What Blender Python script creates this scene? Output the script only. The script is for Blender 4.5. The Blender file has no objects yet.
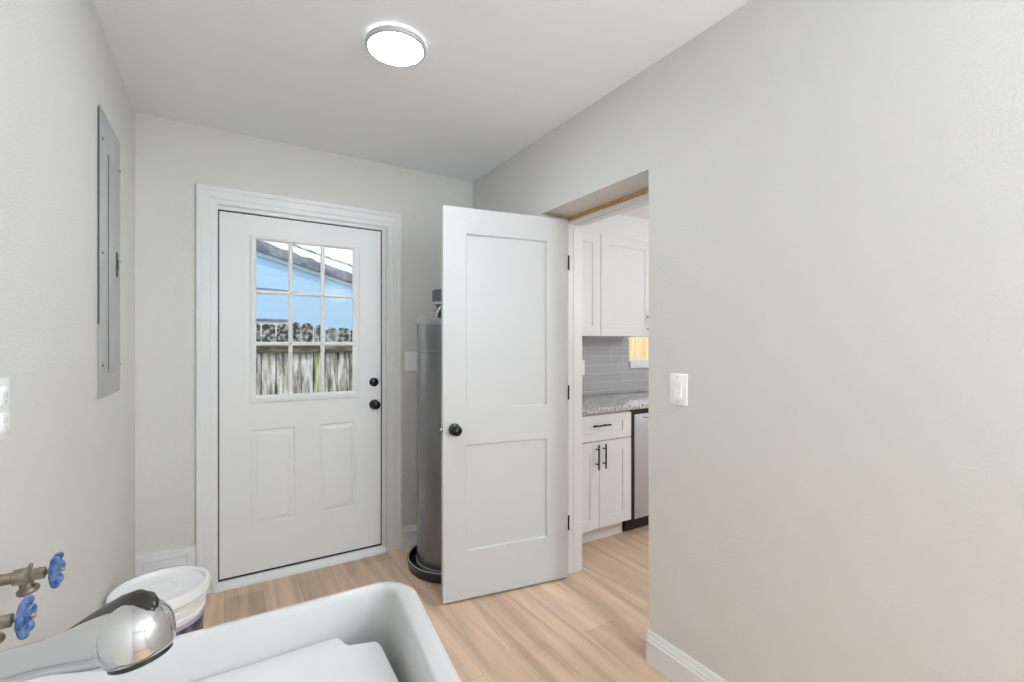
import bpy, bmesh, math, random
from mathutils import Vector, Matrix

# ------------------------------------------------------------------ camera, world, lights, exposure
C = bpy.context.scene.collection
SC = bpy.context.scene
PI = math.pi
CAM_H = 1.345
cd = bpy.data.cameras.new('camera')
cam = bpy.data.objects.new('camera', cd)
C.objects.link(cam)
cam.location = (0, 0, CAM_H)
cam.rotation_euler = (PI / 2, 0, -math.radians(31.73))
cd.sensor_width = 36.0
cd.lens = 465.0 * 36.0 / 1024.0
cd.shift_y = 4.0 / 1024.0
cd.clip_start = 0.02
SC.camera = cam

wd = bpy.data.worlds.new('sky')
SC.world = wd
wd.use_nodes = True
bg = wd.node_tree.nodes['Background']
bg.inputs[0].default_value = (0.90, 0.95, 1.0, 1)
bg.inputs[1].default_value = 1.10

sd = bpy.data.lights.new('sun', 'SUN')
sun = bpy.data.objects.new('sun', sd)
C.objects.link(sun)
sd.energy = 1.3
sd.angle = math.radians(2)
sd.color = (1.0, 0.95, 0.86)
sun.rotation_euler = Vector((0.12, 0.42, -0.9)).to_track_quat('-Z', 'Y').to_euler()

SC.view_settings.view_transform = 'Standard'
SC.view_settings.look = 'None'
SC.view_settings.exposure = 0.44
SC.view_settings.gamma = 1.0
SC.view_settings.use_curve_mapping = False
SC.cycles.max_bounces = 10
SC.cycles.diffuse_bounces = 7

LAMP = 52.0         # laundry ceiling fixture
REAR_FILL = 37.0    # added fill globes behind the viewer, not fixtures of the room
KITCHEN_FILL = 57.0  # added fill globe in the kitchen, out of view

# ------------------------------------------------------------------ room numbers (metres)
XL, XR, D, H = -0.387, 1.536, 3.019, 2.528
XK = 1.822            # kitchen face of the thick wall
YREAR = -2.4
OP_Y0, OP_Y1, OP_Z = 1.378, 2.168, 2.094


# ------------------------------------------------------------------ materials
def mat(name, col, rough=0.5, metal=0.0, spec=0.5, coat=0.0):
    m = bpy.data.materials.new(name)
    m.use_nodes = True
    b = m.node_tree.nodes['Principled BSDF']
    b.inputs['Base Color'].default_value = (*col, 1)
    b.inputs['Roughness'].default_value = rough
    b.inputs['Metallic'].default_value = metal
    b.inputs['Specular IOR Level'].default_value = spec
    b.inputs['Coat Weight'].default_value = coat
    return m


def nd(m, t, **kw):
    n = m.node_tree.nodes.new(t)
    for k, v in kw.items():
        setattr(n, k, v)
    return n


def lk(m, a, b):
    m.node_tree.links.new(a, b)


def bsdf(m):
    return m.node_tree.nodes['Principled BSDF']


def add_bump(m, scale, strength, detail=3.0, dist=0.002):
    tc = nd(m, 'ShaderNodeTexCoord')
    n = nd(m, 'ShaderNodeTexNoise')
    n.inputs['Scale'].default_value = scale
    n.inputs['Detail'].default_value = detail
    lk(m, tc.outputs['Object'], n.inputs['Vector'])
    bp = nd(m, 'ShaderNodeBump')
    bp.inputs['Strength'].default_value = strength
    bp.inputs['Distance'].default_value = dist
    lk(m, n.outputs['Fac'], bp.inputs['Height'])
    lk(m, bp.outputs['Normal'], bsdf(m).inputs['Normal'])
    return m


def mottle(m, c1, c2, scale, detail=4.0, stretch=(1, 1, 1), lo=0.35, hi=0.65, rough=None):
    tc = nd(m, 'ShaderNodeTexCoord')
    mp = nd(m, 'ShaderNodeMapping')
    mp.inputs['Scale'].default_value = stretch
    n = nd(m, 'ShaderNodeTexNoise')
    n.inputs['Scale'].default_value = scale
    n.inputs['Detail'].default_value = detail
    r = nd(m, 'ShaderNodeValToRGB')
    r.color_ramp.elements[0].position = lo
    r.color_ramp.elements[0].color = (*c1, 1)
    r.color_ramp.elements[1].position = hi
    r.color_ramp.elements[1].color = (*c2, 1)
    lk(m, tc.outputs['Object'], mp.inputs['Vector'])
    lk(m, mp.outputs['Vector'], n.inputs['Vector'])
    lk(m, n.outputs['Fac'], r.inputs['Fac'])
    lk(m, r.outputs['Color'], bsdf(m).inputs['Base Color'])
    return m


def emit(name, col, s):
    m = mat(name, col, 0.6)
    b = bsdf(m)
    b.inputs['Emission Color'].default_value = (*col, 1)
    b.inputs['Emission Strength'].default_value = s
    return m


M = {}
M['wall'] = add_bump(mat('wall_paint', (0.675, 0.668, 0.643), 0.55), 140, 0.55, 3, 0.003)
M['ceiling'] = add_bump(mat('ceiling_paint', (0.86, 0.885, 0.92), 0.8), 40, 0.3, 4, 0.003)
M['kwall'] = mat('kitchen_paint', (0.82, 0.82, 0.82), 0.7)
M['kceil'] = mat('kitchen_ceiling_paint', (0.90, 0.90, 0.90), 0.7)
M['trim'] = mat('trim_paint', (0.77, 0.78, 0.79), 0.35)
M['door'] = mat('door_paint', (0.79, 0.80, 0.805), 0.42)
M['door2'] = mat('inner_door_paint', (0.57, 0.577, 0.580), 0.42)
M['cab'] = mat('cabinet_paint', (0.72, 0.725, 0.73), 0.35)
M['black'] = mat('black_metal', (0.012, 0.012, 0.013), 0.22, 0.3)
M['blackm'] = mat('black_matte', (0.008, 0.008, 0.009), 0.6)
M['gasket'] = mat('weatherstrip', (0.02, 0.02, 0.022), 0.7)
M['plastic'] = mat('white_plastic', (0.90, 0.90, 0.90), 0.3)
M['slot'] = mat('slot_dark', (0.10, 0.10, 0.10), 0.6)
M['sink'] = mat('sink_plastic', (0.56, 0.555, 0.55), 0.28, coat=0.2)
M['shelf'] = mat('sink_plastic_toplit', (0.68, 0.68, 0.675), 0.4)  # same plastic as the basin, lightened to imitate light from above
M['chrome'] = mat('chrome', (0.60, 0.60, 0.61), 0.06, 1.0)
M['rubber'] = mat('grip_rubber', (0.012, 0.010, 0.008), 0.25)
M['steel'] = mat('stainless', (0.50, 0.51, 0.53), 0.45, 0.6)
M['tank'] = add_bump(mat('tank_enamel', (0.21, 0.215, 0.222), 0.22, 0.55), 3.0, 0.12, 2, 0.02)
M['tankcap'] = mat('tank_cap', (0.33, 0.335, 0.34), 0.3, 0.3)
M['pan'] = mat('black_pan', (0.018, 0.019, 0.020), 0.35)
M['panel'] = mottle(mat('panel_grey', (0.4, 0.4, 0.4), 0.38), (0.40, 0.40, 0.41), (0.45, 0.45, 0.46), 6)
M['screw'] = mat('screw_dark', (0.10, 0.10, 0.10), 0.4, 0.7)
M['brass'] = mottle(mat('aged_brass', (0.3, 0.25, 0.2), 0.42, 0.75), (0.26, 0.22, 0.17), (0.42, 0.38, 0.31), 60)
M['blue'] = mottle(mat('blue_handle', (0.05, 0.15, 0.5), 0.35), (0.010, 0.05, 0.22), (0.16, 0.26, 0.50), 90, 5)
M['copper'] = mat('grey_pipe', (0.13, 0.13, 0.135), 0.5)
M['flex'] = mat('braided_hose', (0.55, 0.60, 0.62), 0.3, 0.7)
M['rawwood'] = mottle(mat('raw_timber', (0.6, 0.4, 0.2), 0.7), (0.42, 0.25, 0.10), (0.60, 0.39, 0.19), 9, 5, (0.4, 6, 6))
M['bucket'] = mat('bucket_plastic', (0.90, 0.90, 0.90), 0.3)
M['label'] = mottle(mat('bucket_label', (0.1, 0.1, 0.13), 0.35), (0.03, 0.03, 0.035), (0.22, 0.21, 0.26), 28, 3)
M['labeltrim'] = mat('bucket_label_trim', (0.48, 0.42, 0.60), 0.35)
M['diff'] = emit('diffuser_glow', (0.87, 0.945, 1.0), LAMP)
M['rim'] = mat('lamp_rim', (0.50, 0.50, 0.51), 0.4)
M['halo'] = emit('back_glow', (0.95, 0.98, 1.0), 2.0)
M['fill_rear'] = emit('rear_fill_glow', (0.87, 0.945, 1.0), REAR_FILL)
M['fill_low'] = emit('low_fill_glow', (0.87, 0.945, 1.0), REAR_FILL * .8)
M['fill_kitchen'] = emit('kitchen_fill_glow', (0.90, 0.955, 1.0), KITCHEN_FILL)
M['siding'] = mat('blue_siding', (0.42, 0.64, 0.87), 0.6)
M['palebl'] = mat('pale_blue_trim', (0.50, 0.68, 0.74), 0.6)
M['shingle'] = mottle(mat('shingle', (0.2, 0.2, 0.25), 0.9), (0.15, 0.16, 0.21), (0.36, 0.36, 0.42), 5, 4)
M['flash'] = mat('white_metal', (0.88, 0.89, 0.92), 0.5)
M['cap'] = mottle(mat('ridge_shingle', (0.3, 0.3, 0.3), 0.9), (0.20, 0.22, 0.22), (0.48, 0.50, 0.48), 9, 4)
M['soil'] = mottle(mat('ground_grass', (0.1, 0.12, 0.06), 0.9), (0.10, 0.12, 0.05), (0.24, 0.22, 0.13), 3, 5)
M['cable'] = mat('cable_grey', (0.25, 0.30, 0.36), 0.6)
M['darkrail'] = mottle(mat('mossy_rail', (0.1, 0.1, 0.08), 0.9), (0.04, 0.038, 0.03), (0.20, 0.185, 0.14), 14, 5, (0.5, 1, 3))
M['yellow'] = mottle(mat('new_wood', (0.8, 0.55, 0.2), 0.7), (0.78, 0.56, 0.26), (0.92, 0.76, 0.46), 4, 4, (6, 1, 0.5))

# glass: near-clear architectural pane
gm = bpy.data.materials.new('window_glass')
gm.use_nodes = True
nt = gm.node_tree
nt.nodes.remove(nt.nodes['Principled BSDF'])
tr = nt.nodes.new('ShaderNodeBsdfTransparent')
tr.inputs[0].default_value = (0.97, 0.98, 0.985, 1)
gl = nt.nodes.new('ShaderNodeBsdfGlossy')
gl.inputs['Roughness'].default_value = 0.02
mx = nt.nodes.new('ShaderNodeMixShader')
mx.inputs[0].default_value = 0.002
nt.links.new(tr.outputs[0], mx.inputs[1])
nt.links.new(gl.outputs[0], mx.inputs[2])
nt.links.new(mx.outputs[0], nt.nodes['Material Output'].inputs[0])
M['glass'] = gm


def floor_material():
    m = mat('vinyl_plank', (0.5, 0.36, 0.25), 0.42)
    tc = nd(m, 'ShaderNodeTexCoord')
    mp = nd(m, 'ShaderNodeMapping')
    mp.inputs['Rotation'].default_value = (0, 0, PI / 2)
    lk(m, tc.outputs['Object'], mp.inputs['Vector'])
    br = nd(m, 'ShaderNodeTexBrick')
    br.offset = 0.37
    br.inputs['Scale'].default_value = 1.0
    br.inputs['Brick Width'].default_value = 1.22
    br.inputs['Row Height'].default_value = 0.18
    br.inputs['Mortar Size'].default_value = 0.0009
    br.inputs['Mortar Smooth'].default_value = 0.1
    br.inputs['Bias'].default_value = 0.0
    br.inputs['Color1'].default_value = (0.58, 0.41, 0.29, 1)
    br.inputs['Color2'].default_value = (0.73, 0.535, 0.38, 1)
    br.inputs['Mortar'].default_value = (0.40, 0.28, 0.19, 1)
    lk(m, mp.outputs['Vector'], br.inputs['Vector'])
    g = nd(m, 'ShaderNodeTexNoise')
    g.inputs['Scale'].default_value = 2.2
    g.inputs['Detail'].default_value = 6
    g.inputs['Distortion'].default_value = 0.6
    mp2 = nd(m, 'ShaderNodeMapping')
    mp2.inputs['Scale'].default_value = (7.5, 0.6, 1)
    lk(m, tc.outputs['Object'], mp2.inputs['Vector'])
    lk(m, mp2.outputs['Vector'], g.inputs['Vector'])
    ramp = nd(m, 'ShaderNodeValToRGB')
    ramp.color_ramp.elements[0].position = 0.33
    ramp.color_ramp.elements[0].color = (0.76, 0.745, 0.74, 1)
    ramp.color_ramp.elements[1].position = 0.68
    ramp.color_ramp.elements[1].color = (1.14, 1.13, 1.12, 1)
    lk(m, g.outputs['Fac'], ramp.inputs['Fac'])
    mul = nd(m, 'ShaderNodeMixRGB', blend_type='MULTIPLY')
    mul.inputs['Fac'].default_value = 1.0
    lk(m, br.outputs['Color'], mul.inputs['Color1'])
    lk(m, ramp.outputs['Color'], mul.inputs['Color2'])
    lk(m, mul.outputs['Color'], bsdf(m).inputs['Base Color'])
    bp = nd(m, 'ShaderNodeBump')
    bp.inputs['Strength'].default_value = 0.15
    bp.inputs['Distance'].default_value = 0.001
    lk(m, g.outputs['Fac'], bp.inputs['Height'])
    lk(m, bp.outputs['Normal'], bsdf(m).inputs['Normal'])
    return m


def tile_material():
    m = mat('grey_subway_tile', (0.4, 0.4, 0.42), 0.18)
    tc = nd(m, 'ShaderNodeTexCoord')
    mp = nd(m, 'ShaderNodeMapping')
    mp.inputs['Rotation'].default_value = (PI / 2, 0, 0)
    lk(m, tc.outputs['Object'], mp.inputs['Vector'])
    br = nd(m, 'ShaderNodeTexBrick')
    br.inputs['Scale'].default_value = 1.0
    br.inputs['Brick Width'].default_value = 0.30
    br.inputs['Row Height'].default_value = 0.0735
    br.inputs['Mortar Size'].default_value = 0.0022
    br.inputs['Color1'].default_value = (0.405, 0.405, 0.412, 1)
    br.inputs['Color2'].default_value = (0.43, 0.43, 0.437, 1)
    br.inputs['Mortar'].default_value = (0.54, 0.54, 0.545, 1)
    lk(m, mp.outputs['Vector'], br.inputs['Vector'])
    lk(m, br.outputs['Color'], bsdf(m).inputs['Base Color'])
    return m


def granite_material():
    m = mat('granite', (0.5, 0.5, 0.5), 0.2)
    tc = nd(m, 'ShaderNodeTexCoord')
    v = nd(m, 'ShaderNodeTexNoise')
    v.inputs['Scale'].default_value = 55
    v.inputs['Detail'].default_value = 5
    v.inputs['Roughness'].default_value = 0.7
    r = nd(m, 'ShaderNodeValToRGB')
    e = r.color_ramp.elements
    e[0].position, e[0].color = 0.36, (0.15, 0.145, 0.14, 1)
    e[1].position, e[1].color = 0.62, (0.70, 0.70, 0.70, 1)
    a = e.new(0.47)
    a.color = (0.42, 0.415, 0.41, 1)
    lk(m, tc.outputs['Object'], v.inputs['Vector'])
    lk(m, v.outputs['Fac'], r.inputs['Fac'])
    lk(m, r.outputs['Color'], bsdf(m).inputs['Base Color'])
    return m


def picket_material(name, seed, moss):
    m = mat(name, (0.5, 0.5, 0.5), 0.9)
    tc = nd(m, 'ShaderNodeTexCoord')
    mp = nd(m, 'ShaderNodeMapping')
    mp.inputs['Location'].default_value = (seed * 3.1, 0, seed * 1.7)
    mp.inputs['Scale'].default_value = (16, 4, 1.9)
    lk(m, tc.outputs['Object'], mp.inputs['Vector'])
    n = nd(m, 'ShaderNodeTexNoise')
    n.inputs['Scale'].default_value = 1.0
    n.inputs['Detail'].default_value = 5
    n.inputs['Roughness'].default_value = 0.65
    lk(m, mp.outputs['Vector'], n.inputs['Vector'])
    r = nd(m, 'ShaderNodeValToRGB')
    e = r.color_ramp.elements
    e[0].position, e[0].color = 0.39, (0.07, 0.06, 0.05, 1)
    e[1].position, e[1].color = 0.58, (0.74, 0.74, 0.76, 1)
    a = e.new(0.47)
    a.color = (0.34, 0.37, 0.20, 1) if moss else (0.34, 0.31, 0.27, 1)
    if moss:
        e[-1].color = (0.62, 0.66, 0.48, 1)
    lk(m, n.outputs['Fac'], r.inputs['Fac'])
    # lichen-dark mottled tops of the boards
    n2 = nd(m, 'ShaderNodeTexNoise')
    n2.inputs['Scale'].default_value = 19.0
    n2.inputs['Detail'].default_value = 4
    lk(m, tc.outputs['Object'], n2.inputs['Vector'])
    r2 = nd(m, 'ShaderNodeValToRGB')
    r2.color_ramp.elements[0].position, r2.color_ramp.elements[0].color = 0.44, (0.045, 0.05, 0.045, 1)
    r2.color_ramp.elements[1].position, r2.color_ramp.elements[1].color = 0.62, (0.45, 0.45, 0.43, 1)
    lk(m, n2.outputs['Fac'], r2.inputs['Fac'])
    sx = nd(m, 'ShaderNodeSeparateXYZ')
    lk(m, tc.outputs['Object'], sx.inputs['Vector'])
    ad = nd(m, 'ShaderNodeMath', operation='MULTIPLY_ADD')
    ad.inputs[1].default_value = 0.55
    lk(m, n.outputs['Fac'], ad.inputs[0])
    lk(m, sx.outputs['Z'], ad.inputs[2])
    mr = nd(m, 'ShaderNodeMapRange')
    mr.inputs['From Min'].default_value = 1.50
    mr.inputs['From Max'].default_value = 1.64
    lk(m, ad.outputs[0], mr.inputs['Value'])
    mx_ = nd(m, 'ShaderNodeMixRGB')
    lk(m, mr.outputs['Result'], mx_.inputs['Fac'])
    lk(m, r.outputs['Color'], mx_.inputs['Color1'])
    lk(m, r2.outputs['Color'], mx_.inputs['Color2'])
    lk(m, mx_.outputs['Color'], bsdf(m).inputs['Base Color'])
    return m


M['floor'] = floor_material()
M['tile'] = tile_material()
M['granite'] = granite_material()


# ------------------------------------------------------------------ mesh helpers
class MB:
    def __init__(self):
        self.bm = bmesh.new()

    def merge(self, other, mtx=None):
        me = bpy.data.meshes.new('tmp')
        other.to_mesh(me)
        other.free()
        if mtx is not None:
            me.transform(mtx)
        self.bm.from_mesh(me)
        bpy.data.meshes.remove(me)
        return self

    def box(self, x0, x1, y0, y1, z0, z1, bev=0.0, seg=2, mtx=None):
        b = bmesh.new()
        bmesh.ops.create_cube(b, size=1.0)
        for v in b.verts:
            v.co = Vector((x0 + (v.co.x + .5) * (x1 - x0), y0 + (v.co.y + .5) * (y1 - y0), z0 + (v.co.z + .5) * (z1 - z0)))
        if bev > 0:
            bmesh.ops.bevel(b, geom=list(b.edges), offset=bev, segments=seg, affect='EDGES', profile=0.5)
        return self.merge(b, mtx)

    def lathe(self, prof, n=40, mtx=None, wob=None):
        """prof: (radius, height) pairs, revolved about local Z."""
        b = bmesh.new()
        rings = []
        for r, z in prof:
            if r < 1e-6:
                rings.append([b.verts.new((0, 0, z))])
            else:
                ring = []
                for i in range(n):
                    a = 2 * PI * i / n
                    rr = r * (wob(a) if wob else 1)
                    ring.append(b.verts.new((rr * math.cos(a), rr * math.sin(a), z)))
                rings.append(ring)
        for A, B in zip(rings, rings[1:]):
            for i in range(n):
                j = (i + 1) % n
                if len(A) == 1 and len(B) == 1:
                    continue
                if len(A) == 1:
                    b.faces.new((A[0], B[j], B[i]))
                elif len(B) == 1:
                    b.faces.new((A[i], A[j], B[0]))
                else:
                    b.faces.new((A[i], A[j], B[j], B[i]))
        bmesh.ops.recalc_face_normals(b, faces=list(b.faces))
        return self.merge(b, mtx)

    def tube(self, pts, rad, n=16, closed=False, mtx=None, squash=None, up=None):
        """sweep of circles along pts; rad a number or a list; squash = (across, along-up) factors."""
        b = bmesh.new()
        P = [Vector(p) for p in pts]
        k = len(P)
        R = rad if isinstance(rad, (list, tuple)) else [rad] * k
        T = []
        for i in range(k):
            if closed:
                t = P[(i + 1) % k] - P[i - 1]
            else:
                t = P[min(i + 1, k - 1)] - P[max(i - 1, 0)]
            T.append(t.normalized())
        u = Vector(up) if up else (Vector((0, 0, 1)) if abs(T[0].z) < 0.9 else Vector((1, 0, 0)))
        rings = []
        for i in range(k):
            s = T[i].cross(u)
            if s.length < 1e-6:
                s = Vector((1, 0, 0))
            s.normalize()
            u = s.cross(T[i]).normalized()
            a_, b_ = squash if squash else (1, 1)
            rings.append([b.verts.new(P[i] + s * (R[i] * a_ * math.cos(2 * PI * j / n)) + u * (R[i] * b_ * math.sin(2 * PI * j / n))) for j in range(n)])
        rng = range(k) if closed else range(k - 1)
        for i in rng:
            A, B = rings[i], rings[(i + 1) % k]
            for j in range(n):
                q = (j + 1) % n
                b.faces.new((A[j], A[q], B[q], B[j]))
        if not closed:
            b.faces.new(rings[0][::-1])
            b.faces.new(rings[-1])
        bmesh.ops.recalc_face_normals(b, faces=list(b.faces))
        return self.merge(b, mtx)

    def prism(self, poly, a0, a1, axis='z', bev=0.0, mtx=None):
        """poly: 2-D outline; extruded along axis from a0 to a1 (z: (x,y), y: (x,z), x: (y,z))."""
        b = bmesh.new()

        def v3(p, a):
            return {'z': (p[0], p[1], a), 'y': (p[0], a, p[1]), 'x': (a, p[0], p[1])}[axis]
        A = [b.verts.new(v3(p, a0)) for p in poly]
        B = [b.verts.new(v3(p, a1)) for p in poly]
        n = len(poly)
        b.faces.new(A)
        b.faces.new(B)
        for i in range(n):
            j = (i + 1) % n
            b.faces.new((A[i], A[j], B[j], B[i]))
        bmesh.ops.recalc_face_normals(b, faces=list(b.faces))
        if bev:
            bmesh.ops.bevel(b, geom=list(b.edges), offset=bev, segments=2, affect='EDGES')
        return self.merge(b, mtx)

    def slab(self, w, h, t, wins, mtx):
        """door or cabinet front in local (u right, v up, w towards the viewer, front face at w=0).
        wins: (u0, u1, v0, v1, profile) with profile [(inset, depth), ...]; profile None = a through hole."""
        b = bmesh.new()
        us = sorted({0.0, w} | {q for x in wins for q in x[0:2]})
        vs = sorted({0.0, h} | {q for x in wins for q in x[2:4]})

        def inwin(u, v):
            for x in wins:
                if x[0] < u < x[1] and x[2] < v < x[3]:
                    return x
            return None

        def quad(pts):
            b.faces.new([b.verts.new(p) for p in pts])
        for i in range(len(us) - 1):
            for j in range(len(vs) - 1):
                u0, u1, v0, v1 = us[i], us[i + 1], vs[j], vs[j + 1]
                x = inwin((u0 + u1) / 2, (v0 + v1) / 2)
                if x is None:
                    quad([(u0, v0, 0), (u1, v0, 0), (u1, v1, 0), (u0, v1, 0)])
                if x is None or x[4] is not None:
                    quad([(u0, v0, -t), (u0, v1, -t), (u1, v1, -t), (u1, v0, -t)])
        for u0, u1, v0, v1, prof in wins:
            if prof is None:
                prof = [(0, -t)]
                fill = False
            else:
                fill = True
            last = (0, 0)
            for ins, dep in prof:
                A = [(u0 + last[0], v0 + last[0]), (u1 - last[0], v0 + last[0]), (u1 - last[0], v1 - last[0]), (u0 + last[0], v1 - last[0])]
                B = [(u0 + ins, v0 + ins), (u1 - ins, v0 + ins), (u1 - ins, v1 - ins), (u0 + ins, v1 - ins)]
                for k in range(4):
                    q = (k + 1) % 4
                    quad([(*A[k], last[1]), (*A[q], last[1]), (*B[q], dep), (*B[k], dep)])
                last = (ins, dep)
            if fill:
                B = [(u0 + last[0], v0 + last[0]), (u1 - last[0], v0 + last[0]), (u1 - last[0], v1 - last[0]), (u0 + last[0], v1 - last[0])]
                quad([(*p, last[1]) for p in B])
        for (a, c) in (((0, 0), (w, 0)), ((w, 0), (w, h)), ((w, h), (0, h)), ((0, h), (0, 0))):
            quad([(*a, 0), (*a, -t), (*c, -t), (*c, 0)])
        bmesh.ops.remove_doubles(b, verts=list(b.verts), dist=1e-5)
        bmesh.ops.recalc_face_normals(b, faces=list(b.faces))
        return self.merge(b, mtx)

    def build(self, name, m, parent=None, origin=None, smooth=35):
        me = bpy.data.meshes.new(name)
        if origin is not None:
            self.bm.transform(Matrix.Translation(-Vector(origin)))
        self.bm.to_mesh(me)
        self.bm.free()
        me.materials.append(m)
        if smooth:
            me.polygons.foreach_set('use_smooth', [True] * len(me.polygons))
            me.set_sharp_from_angle(angle=math.radians(smooth))
        o = bpy.data.objects.new(name, me)
        C.objects.link(o)
        if parent is not None:
            o.parent = parent
            if origin is None:
                # geometry given in world coordinates
                o.matrix_parent_inverse = world_of(parent).inverted()
            else:
                o.location = origin
                o.matrix_parent_inverse = world_of(parent).inverted()
        elif origin is not None:
            o.location = origin
        return o


def world_of(o):
    m = Matrix.LocRotScale(o.location, o.rotation_euler, o.scale)
    if o.parent:
        m = world_of(o.parent) @ o.matrix_parent_inverse @ m
    return m


def tag(o, label=None, cat=None, group=None, kind=None):
    if label:
        o['label'] = label
    if cat:
        o['category'] = cat
    if group:
        o['group'] = group
    if kind:
        o['kind'] = kind
    return o


def thing(name, label, cat, loc, group=None, kind=None):
    o = bpy.data.objects.new(name, None)
    o.empty_display_size = 0.1
    C.objects.link(o)
    o.location = loc
    return tag(o, label, cat, group, kind)


def AX(origin, zdir, xdir=None):
    """matrix whose local Z looks along zdir."""
    z = Vector(zdir).normalized()
    x = Vector(xdir) if xdir else (Vector((0, 0, 1)) if abs(z.z) < .9 else Vector((1, 0, 0)))
    y = z.cross(x).normalized()
    x = y.cross(z)
    return Matrix(((x.x, y.x, z.x, origin[0]), (x.y, y.y, z.y, origin[1]), (x.z, y.z, z.z, origin[2]), (0, 0, 0, 1)))


def face_m(origin, u, n):
    """door frame: local u along vector u, v up, w along n."""
    u = Vector(u).normalized()
    n = Vector(n).normalized()
    return Matrix(((u.x, 0, n.x, origin[0]), (u.y, 0, n.y, origin[1]), (u.z, 1, n.z, origin[2]), (0, 0, 0, 1)))


def structure(mb, name, m, label, cat, smooth=0):
    return tag(mb.build(name, m, smooth=smooth), label, cat, kind='structure')


# ------------------------------------------------------------------ room shell
structure(MB().box(XL - .15, 5.0, YREAR - .15, D + .15, -0.10, 0), 'floor', M['floor'],
          'light oak plank floor running through laundry room and kitchen', 'floor')
structure(MB().box(XL - .15, 5.0, YREAR - .15, D + .15, H, H + .12), 'ceiling', M['ceiling'],
          'flat white ceiling above the laundry room', 'ceiling')
HK = 2.496
structure(MB().box(XK + .001, 4.849, YREAR + .001, 2.984, HK, H - .001), 'ceiling_kitchen', M['kceil'],
          'bright white kitchen ceiling seen through the doorway', 'ceiling')
structure(MB().box(XL - .15, XL, YREAR - .15, D + .15, 0, H), 'wall_left', M['wall'],
          'warm grey textured wall on the left holding the breaker panel', 'wall')
# back wall with the exterior door hole
DX0, DX1, DZ1 = -0.048, 0.892, 2.108
w = MB()
w.box(XL, DX0, D, D + .15, 0, H)
w.box(DX1, XR, D, D + .15, 0, H)
w.box(DX0, DX1, D, D + .15, DZ1, H)
structure(w, 'wall_back', M['wall'], 'warm grey back wall around the exterior door', 'wall')
# thick right wall with the cased opening to the kitchen
w = MB()
w.box(XR, 1.712, YREAR, OP_Y0, 0, H)
w.box(XR, 1.712, OP_Y1, D + .15, 0, H)
w.box(XR, 1.712, OP_Y0, OP_Y1, OP_Z, H)
structure(w, 'wall_right', M['wall'], 'warm grey wall on the right with the opening to the kitchen', 'wall')
w = MB()
w.box(1.712, XK, YREAR, OP_Y0, 0, H)
w.box(1.712, XK, OP_Y1, D + .15, 0, H)
w.box(1.712, XK, OP_Y0, OP_Y1, OP_Z + .03, H)
structure(w, 'wall_kitchen_left', M['kwall'], 'white kitchen side of the thick partition wall', 'wall')
structure(MB().box(XL, 4.85, YREAR - .15, YREAR, 0, H), 'wall_rear', M['wall'],
          'warm grey wall closing the room behind the viewer', 'wall')
structure(MB().box(4.85, 5.0, YREAR - .15, D + .15, 0, H), 'wall_kitchen_right', M['kwall'],
          'white far side wall of the kitchen', 'wall')
# kitchen back wall with window hole
KB = 2.985
KWX0, KWX1, KWZ0, KWZ1 = 3.085, 4.00, 1.20, 2.12
w = MB()
w.box(XK, KWX0, KB, D + .15, 0, H)
w.box(KWX1, 4.85, KB, D + .15, 0, H)
w.box(KWX0, KWX1, KB, D + .15, 0, KWZ0)
w.box(KWX0, KWX1, KB, D + .15, KWZ1, H)
structure(w, 'wall_kitchen_back', M['kwall'], 'white kitchen wall behind the cabinets', 'wall')
# backsplash tiles
w = MB()
w.box(XK + .001, KWX0 - .015, KB - .008, KB - .0005, .926, 1.405)
w.box(KWX0 - .015, 4.8, KB - .008, KB - .0005, .926, 1.135)
structure(w, 'trim_4', M['tile'], 'grey glossy subway tile backsplash above the granite counter', 'backsplash')
# frame of the kitchen doorway: jambs, head and the raw header edge
w = MB()
w.box(1.713, XK - .002, 2.144, OP_Y1 - .0005, 0, 2.066, .002)
w.box(1.713, XK + .004, OP_Y0 + .0005, OP_Y0 + .022, 0, 2.066, .002)
w.box(1.713, XK + .004, OP_Y0 + .0005, OP_Y1 - .0005, 2.056, 2.066, .002)
# door stop
w.box(1.752, 1.79, 2.1415, 2.146, 0, 2.040, .001)
w.box(1.752, 1.79, OP_Y0 + .02, 2.138, 2.050, 2.058, .002)
structure(w, 'trim_1', M['trim'], 'white jamb and head of the kitchen doorway', 'door frame')
structure(MB().box(1.708, 1.716, OP_Y0 + .001, OP_Y1 - .001, 2.0675, OP_Z - .002, .001), 'trim_2', M['rawwood'],
          'strip of bare orange timber above the kitchen doorway head', 'timber strip')


def baseboard(path, hgt, thick, name, label):
    """path along the wall foot: (x, y) of the wall line and the outward normal."""
    (ax, ay), (bx, by), (nx, ny) = path
    prof = [(0, 0), (thick, 0), (thick, hgt * .70), (thick * .72, hgt * .74), (thick * .72, hgt * .80), (thick * .45, hgt * .86),
            (thick * .42, hgt * .93), (thick * .2, hgt), (0, hgt)]
    mb = MB()
    b = bmesh.new()
    A = [b.verts.new((ax + nx * d, ay + ny * d, z)) for d, z in prof]
    B = [b.verts.new((bx + nx * d, by + ny * d, z)) for d, z in prof]
    b.faces.new(A)
    b.faces.new(B)
    for i in range(len(prof)):
        j = (i + 1) % len(prof)
        b.faces.new((A[i], A[j], B[j], B[i]))
    bmesh.ops.recalc_face_normals(b, faces=list(b.faces))
    mb.merge(b)
    return tag(mb.build(name, M['trim'], smooth=0), label, 'baseboard', kind='structure')


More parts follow.
